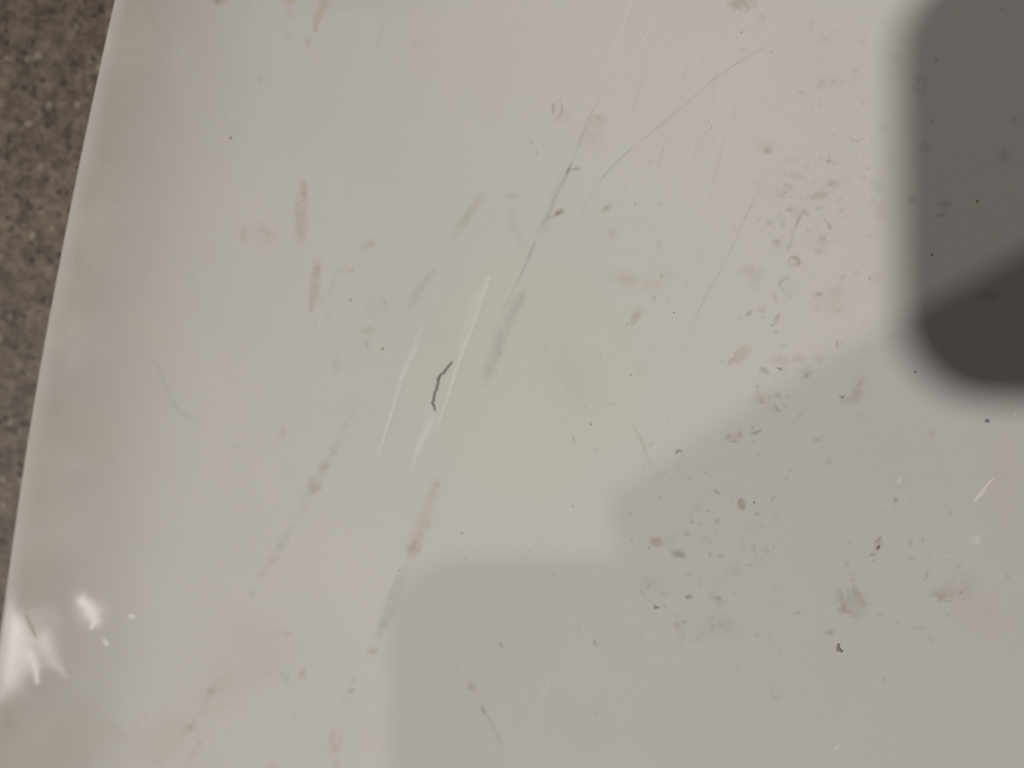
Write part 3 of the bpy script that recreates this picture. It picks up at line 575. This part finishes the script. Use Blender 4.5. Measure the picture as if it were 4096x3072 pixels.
for (u, v, rx, ry, rot, kind) in grains:
    if kind == 'grey' and max(rx, ry) < 7: continue
    x0, y0, z0 = surf(u, v)
    ang = math.radians(rot); px = 0.22 / 4096 * (0.72 if kind == 'black' else 0.95)
    n = 11; verts = [(0, 0, 0.34 * min(rx, ry) * px)]; faces = []
    rj = [random.uniform(.72, 1.22) for _ in range(n)]
    for lvl, (f, h) in enumerate(((.55, .26), (.92, .08), (1.0, -.2))):
        for k in range(n):
            t = 2 * math.pi * k / n
            a = math.cos(t) * .74 * rx * rj[k] * f; b = math.sin(t) * .74 * ry * rj[k] * f
            verts.append(((a * math.cos(ang) - b * math.sin(ang)) * px, (-a * math.sin(ang) - b * math.cos(ang)) * px, h * min(rx, ry) * px * random.uniform(.8, 1.2)))
    for k in range(n):
        k2 = (k + 1) % n
        faces.append((0, 1 + k2, 1 + k))
        for lv in range(2):
            o = 1 + lv * n
            faces.append((o + k, o + k2, o + n + k2, o + n + k))
    g = link_mesh("dirt_grain", verts, faces, GRAIN[kind], panel, inside=(0, 0, -0.002))
    g.location = (x0, y0, z0)
# the one large flake: a brown wedge-shaped chip
def flake():
    pts = [(3352, 2574), (3357, 2578), (3357, 2588), (3362, 2598), (3371, 2606), (3366, 2609), (3356, 2605), (3346, 2607), (3343, 2595), (3346, 2584)]
    x0, y0, z0 = surf(3353, 2592)
    P = [at(u, v) for u, v in pts]
    verts = [(p[0] - x0, p[1] - y0, -.0001) for p in P] + [(p[0] - x0, p[1] - y0, .00022) for p in P] + \
            [((p[0] - x0) * .55, (p[1] - y0) * .55, .00034 if k % 3 else .00026) for k, p in enumerate(P)]
    n = len(P); faces = []
    for k in range(n):
        k2 = (k + 1) % n
        faces.append((k, n + k, n + k2, k2)); faces.append((n + k, 2 * n + k, 2 * n + k2, n + k2))
    faces.append(tuple(range(2 * n, 3 * n)))
    o = link_mesh("dirt_flake", verts, faces, plain("brown_flake", (0.36, 0.305, 0.245), .75, .3, .25, 2500), panel, inside=(0, 0, -0.003))
    o.location = (x0, y0, z0); o["label"] = "brown wedge-shaped dirt flake at lower right"
flake()

# ------------------------------------------------------------------ the phone taking the picture and the hand holding it
# (above the frame; the lamps throw their shadows onto the panel)
PH = Matrix(((XA[0], YA[0], BACK[0], CAM[0]), (XA[1], YA[1], BACK[1], CAM[1]), (XA[2], YA[2], BACK[2], CAM[2]), (0, 0, 0, 1)))
phone = bpy.data.objects.new("smartphone", None); COL.objects.link(phone); phone.matrix_world = PH
tag(phone, "dark smartphone held over the panel, its shadow the dark rounded one at upper right", "phone")
def slab(name, x0, x1, y0, y1, z0, z1, r, mat, bev=0.0):
    n = 10; out = []
    for cx, cy, a0 in ((x1 - r, y1 - r, 0), (x0 + r, y1 - r, 90), (x0 + r, y0 + r, 180), (x1 - r, y0 + r, 270)):
        for k in range(n + 1):
            a = math.radians(a0 + 90 * k / n); out.append((cx, cy, math.cos(a), math.sin(a)))
    lv = [(z0, bev), (z0 + bev * .3, bev * .3), (z0 + bev, 0), (z1 - bev, 0), (z1 - bev * .3, bev * .3), (z1, bev)]
    verts = []; faces = []; m = len(out)
    for z, inset in lv:
        for cx, cy, c, s in out: verts.append((cx + (r - inset) * c, cy + (r - inset) * s, z))
    for l in range(5):
        for k in range(m):
            k2 = (k + 1) % m; faces.append((l * m + k, l * m + k2, l * m + m + k2, l * m + m + k))
    faces.append(tuple(range(m - 1, -1, -1))); faces.append(tuple(range(5 * m, 6 * m)))
    return link_mesh(name, verts, faces, mat, phone, smooth=False)
black = plain("phone_black", (0.02, 0.02, 0.022), .35, .5, .1)
glassm = plain("phone_glass", (0.01, 0.011, 0.013), .08, .5, .05)
slab("body", -.038, .127, -.0600, .0212, .0028, .0112, .0165, black, .0012)
slab("screen", -.035, .124, -.0570, .0182, .0113, .0117, .0140, glassm, .0001)
slab("camera_bump", -.0145, .0145, -.0135, .0145, .0014, .0027, .006, black, .0004)
for (lx, ly) in ((0, 0),):
    slab("lens", lx - .0045, lx + .0045, ly - .0045, ly + .0045, .0009, .0013, .0044, glassm, .0001)
slab("side_button", .045, .060, .0214, .0221, .0055, .0085, .0003, black, .0001)

skin_m = plain("skin", (0.42, 0.25, 0.18), .55, .4, .15, 220)
cloth = plain("dark_sleeve", (0.05, 0.055, 0.07), .9, .2, .3, 400)
person = bpy.data.objects.new("person", None); COL.objects.link(person); person.matrix_world = PH
tag(person, "person's hand and dark sleeved forearm gripping the phone, casting the slanted soft shadow", "person")
def skinned(name, chains, root, mat, sub=2):
    bm = bmesh.new(); ids = {}; rads = []
    def vert(p, r):
        key = tuple(round(c, 5) for c in p)
        if key not in ids:
            ids[key] = bm.verts.new(p); rads.append(r)
        return ids[key]
    vert(root[:3], root[3])
    for ch in chains:
        prev = None
        for (x, y, z, r) in ch:
            v = vert((x, y, z), r)
            if prev is not None and prev is not v and bm.edges.get((prev, v)) is None: bm.edges.new((prev, v))
            prev = v
    me = bpy.data.meshes.new(name); bm.to_mesh(me); bm.free()
    o = bpy.data.objects.new(name, me); COL.objects.link(o)
    o.parent = person
    o.modifiers.new("skin", 'SKIN')
    for k, sv in enumerate(me.skin_vertices[0].data):
        sv.radius = (rads[k], rads[k]); sv.use_root = (k == 0)
    s = o.modifiers.new("sub", 'SUBSURF'); s.levels = sub; s.render_levels = sub
    me.materials.append(mat)
    return o
W = (.1330, .0900, .0300, .0290)
palm = (.1120, .0760, .0290, .0240)
heel = (.1150, .0580, .0280, .0230)
hand_chains = [
    [W, palm, (.0930, .0730, .0235, .0150), (.0765, .0665, .0190, .0108), (.0490, .0520, .0165, .0100), (.0310, .0410, .0135, .0095), (.0165, .0300, .0105, .0092), (.0070, .0270, .0085, .0084)],
    [palm, (.0900, .0570, .0270, .0125), (.0600, .0445, .0255, .0105), (.0420, .0300, .0220, .0098), (.0235, .0262, .0205, .0090), (.0080, .0250, .0200, .0090)],
    [W, heel, (.0975, .0440, .0275, .0120), (.0670, .0310, .0265, .0102), (.0510, .0170, .0220, .0095), (.0420, .0080, .0200, .0080)],
    [heel, (.1030, .0310, .0265, .0110), (.0760, .0170, .0255, .0092), (.0630, .0050, .0210, .0085), (.0560, -.0010, .0195, .0072)],
    [W, (.1180, .0640, .0060, .0150), (.1020, .0460, -.0070, .0115), (.0900, .0310, -.0095, .0100), (.0790, .0190, -.0085, .0088)],
    [W, (.1660, .1090, .0410, .0310), (.2050, .1330, .0540, .0350)],
]
skinned("hand", hand_chains, W, skin_m)
skinned("sleeve", [[(.1740, .1130, .0440, .0400), (.2250, .1440, .0620, .0450), (.3050, .1920, .0900, .0520), (.4000, .2490, .1230, .0570)]], (.1740, .1130, .0440, .0400), cloth)
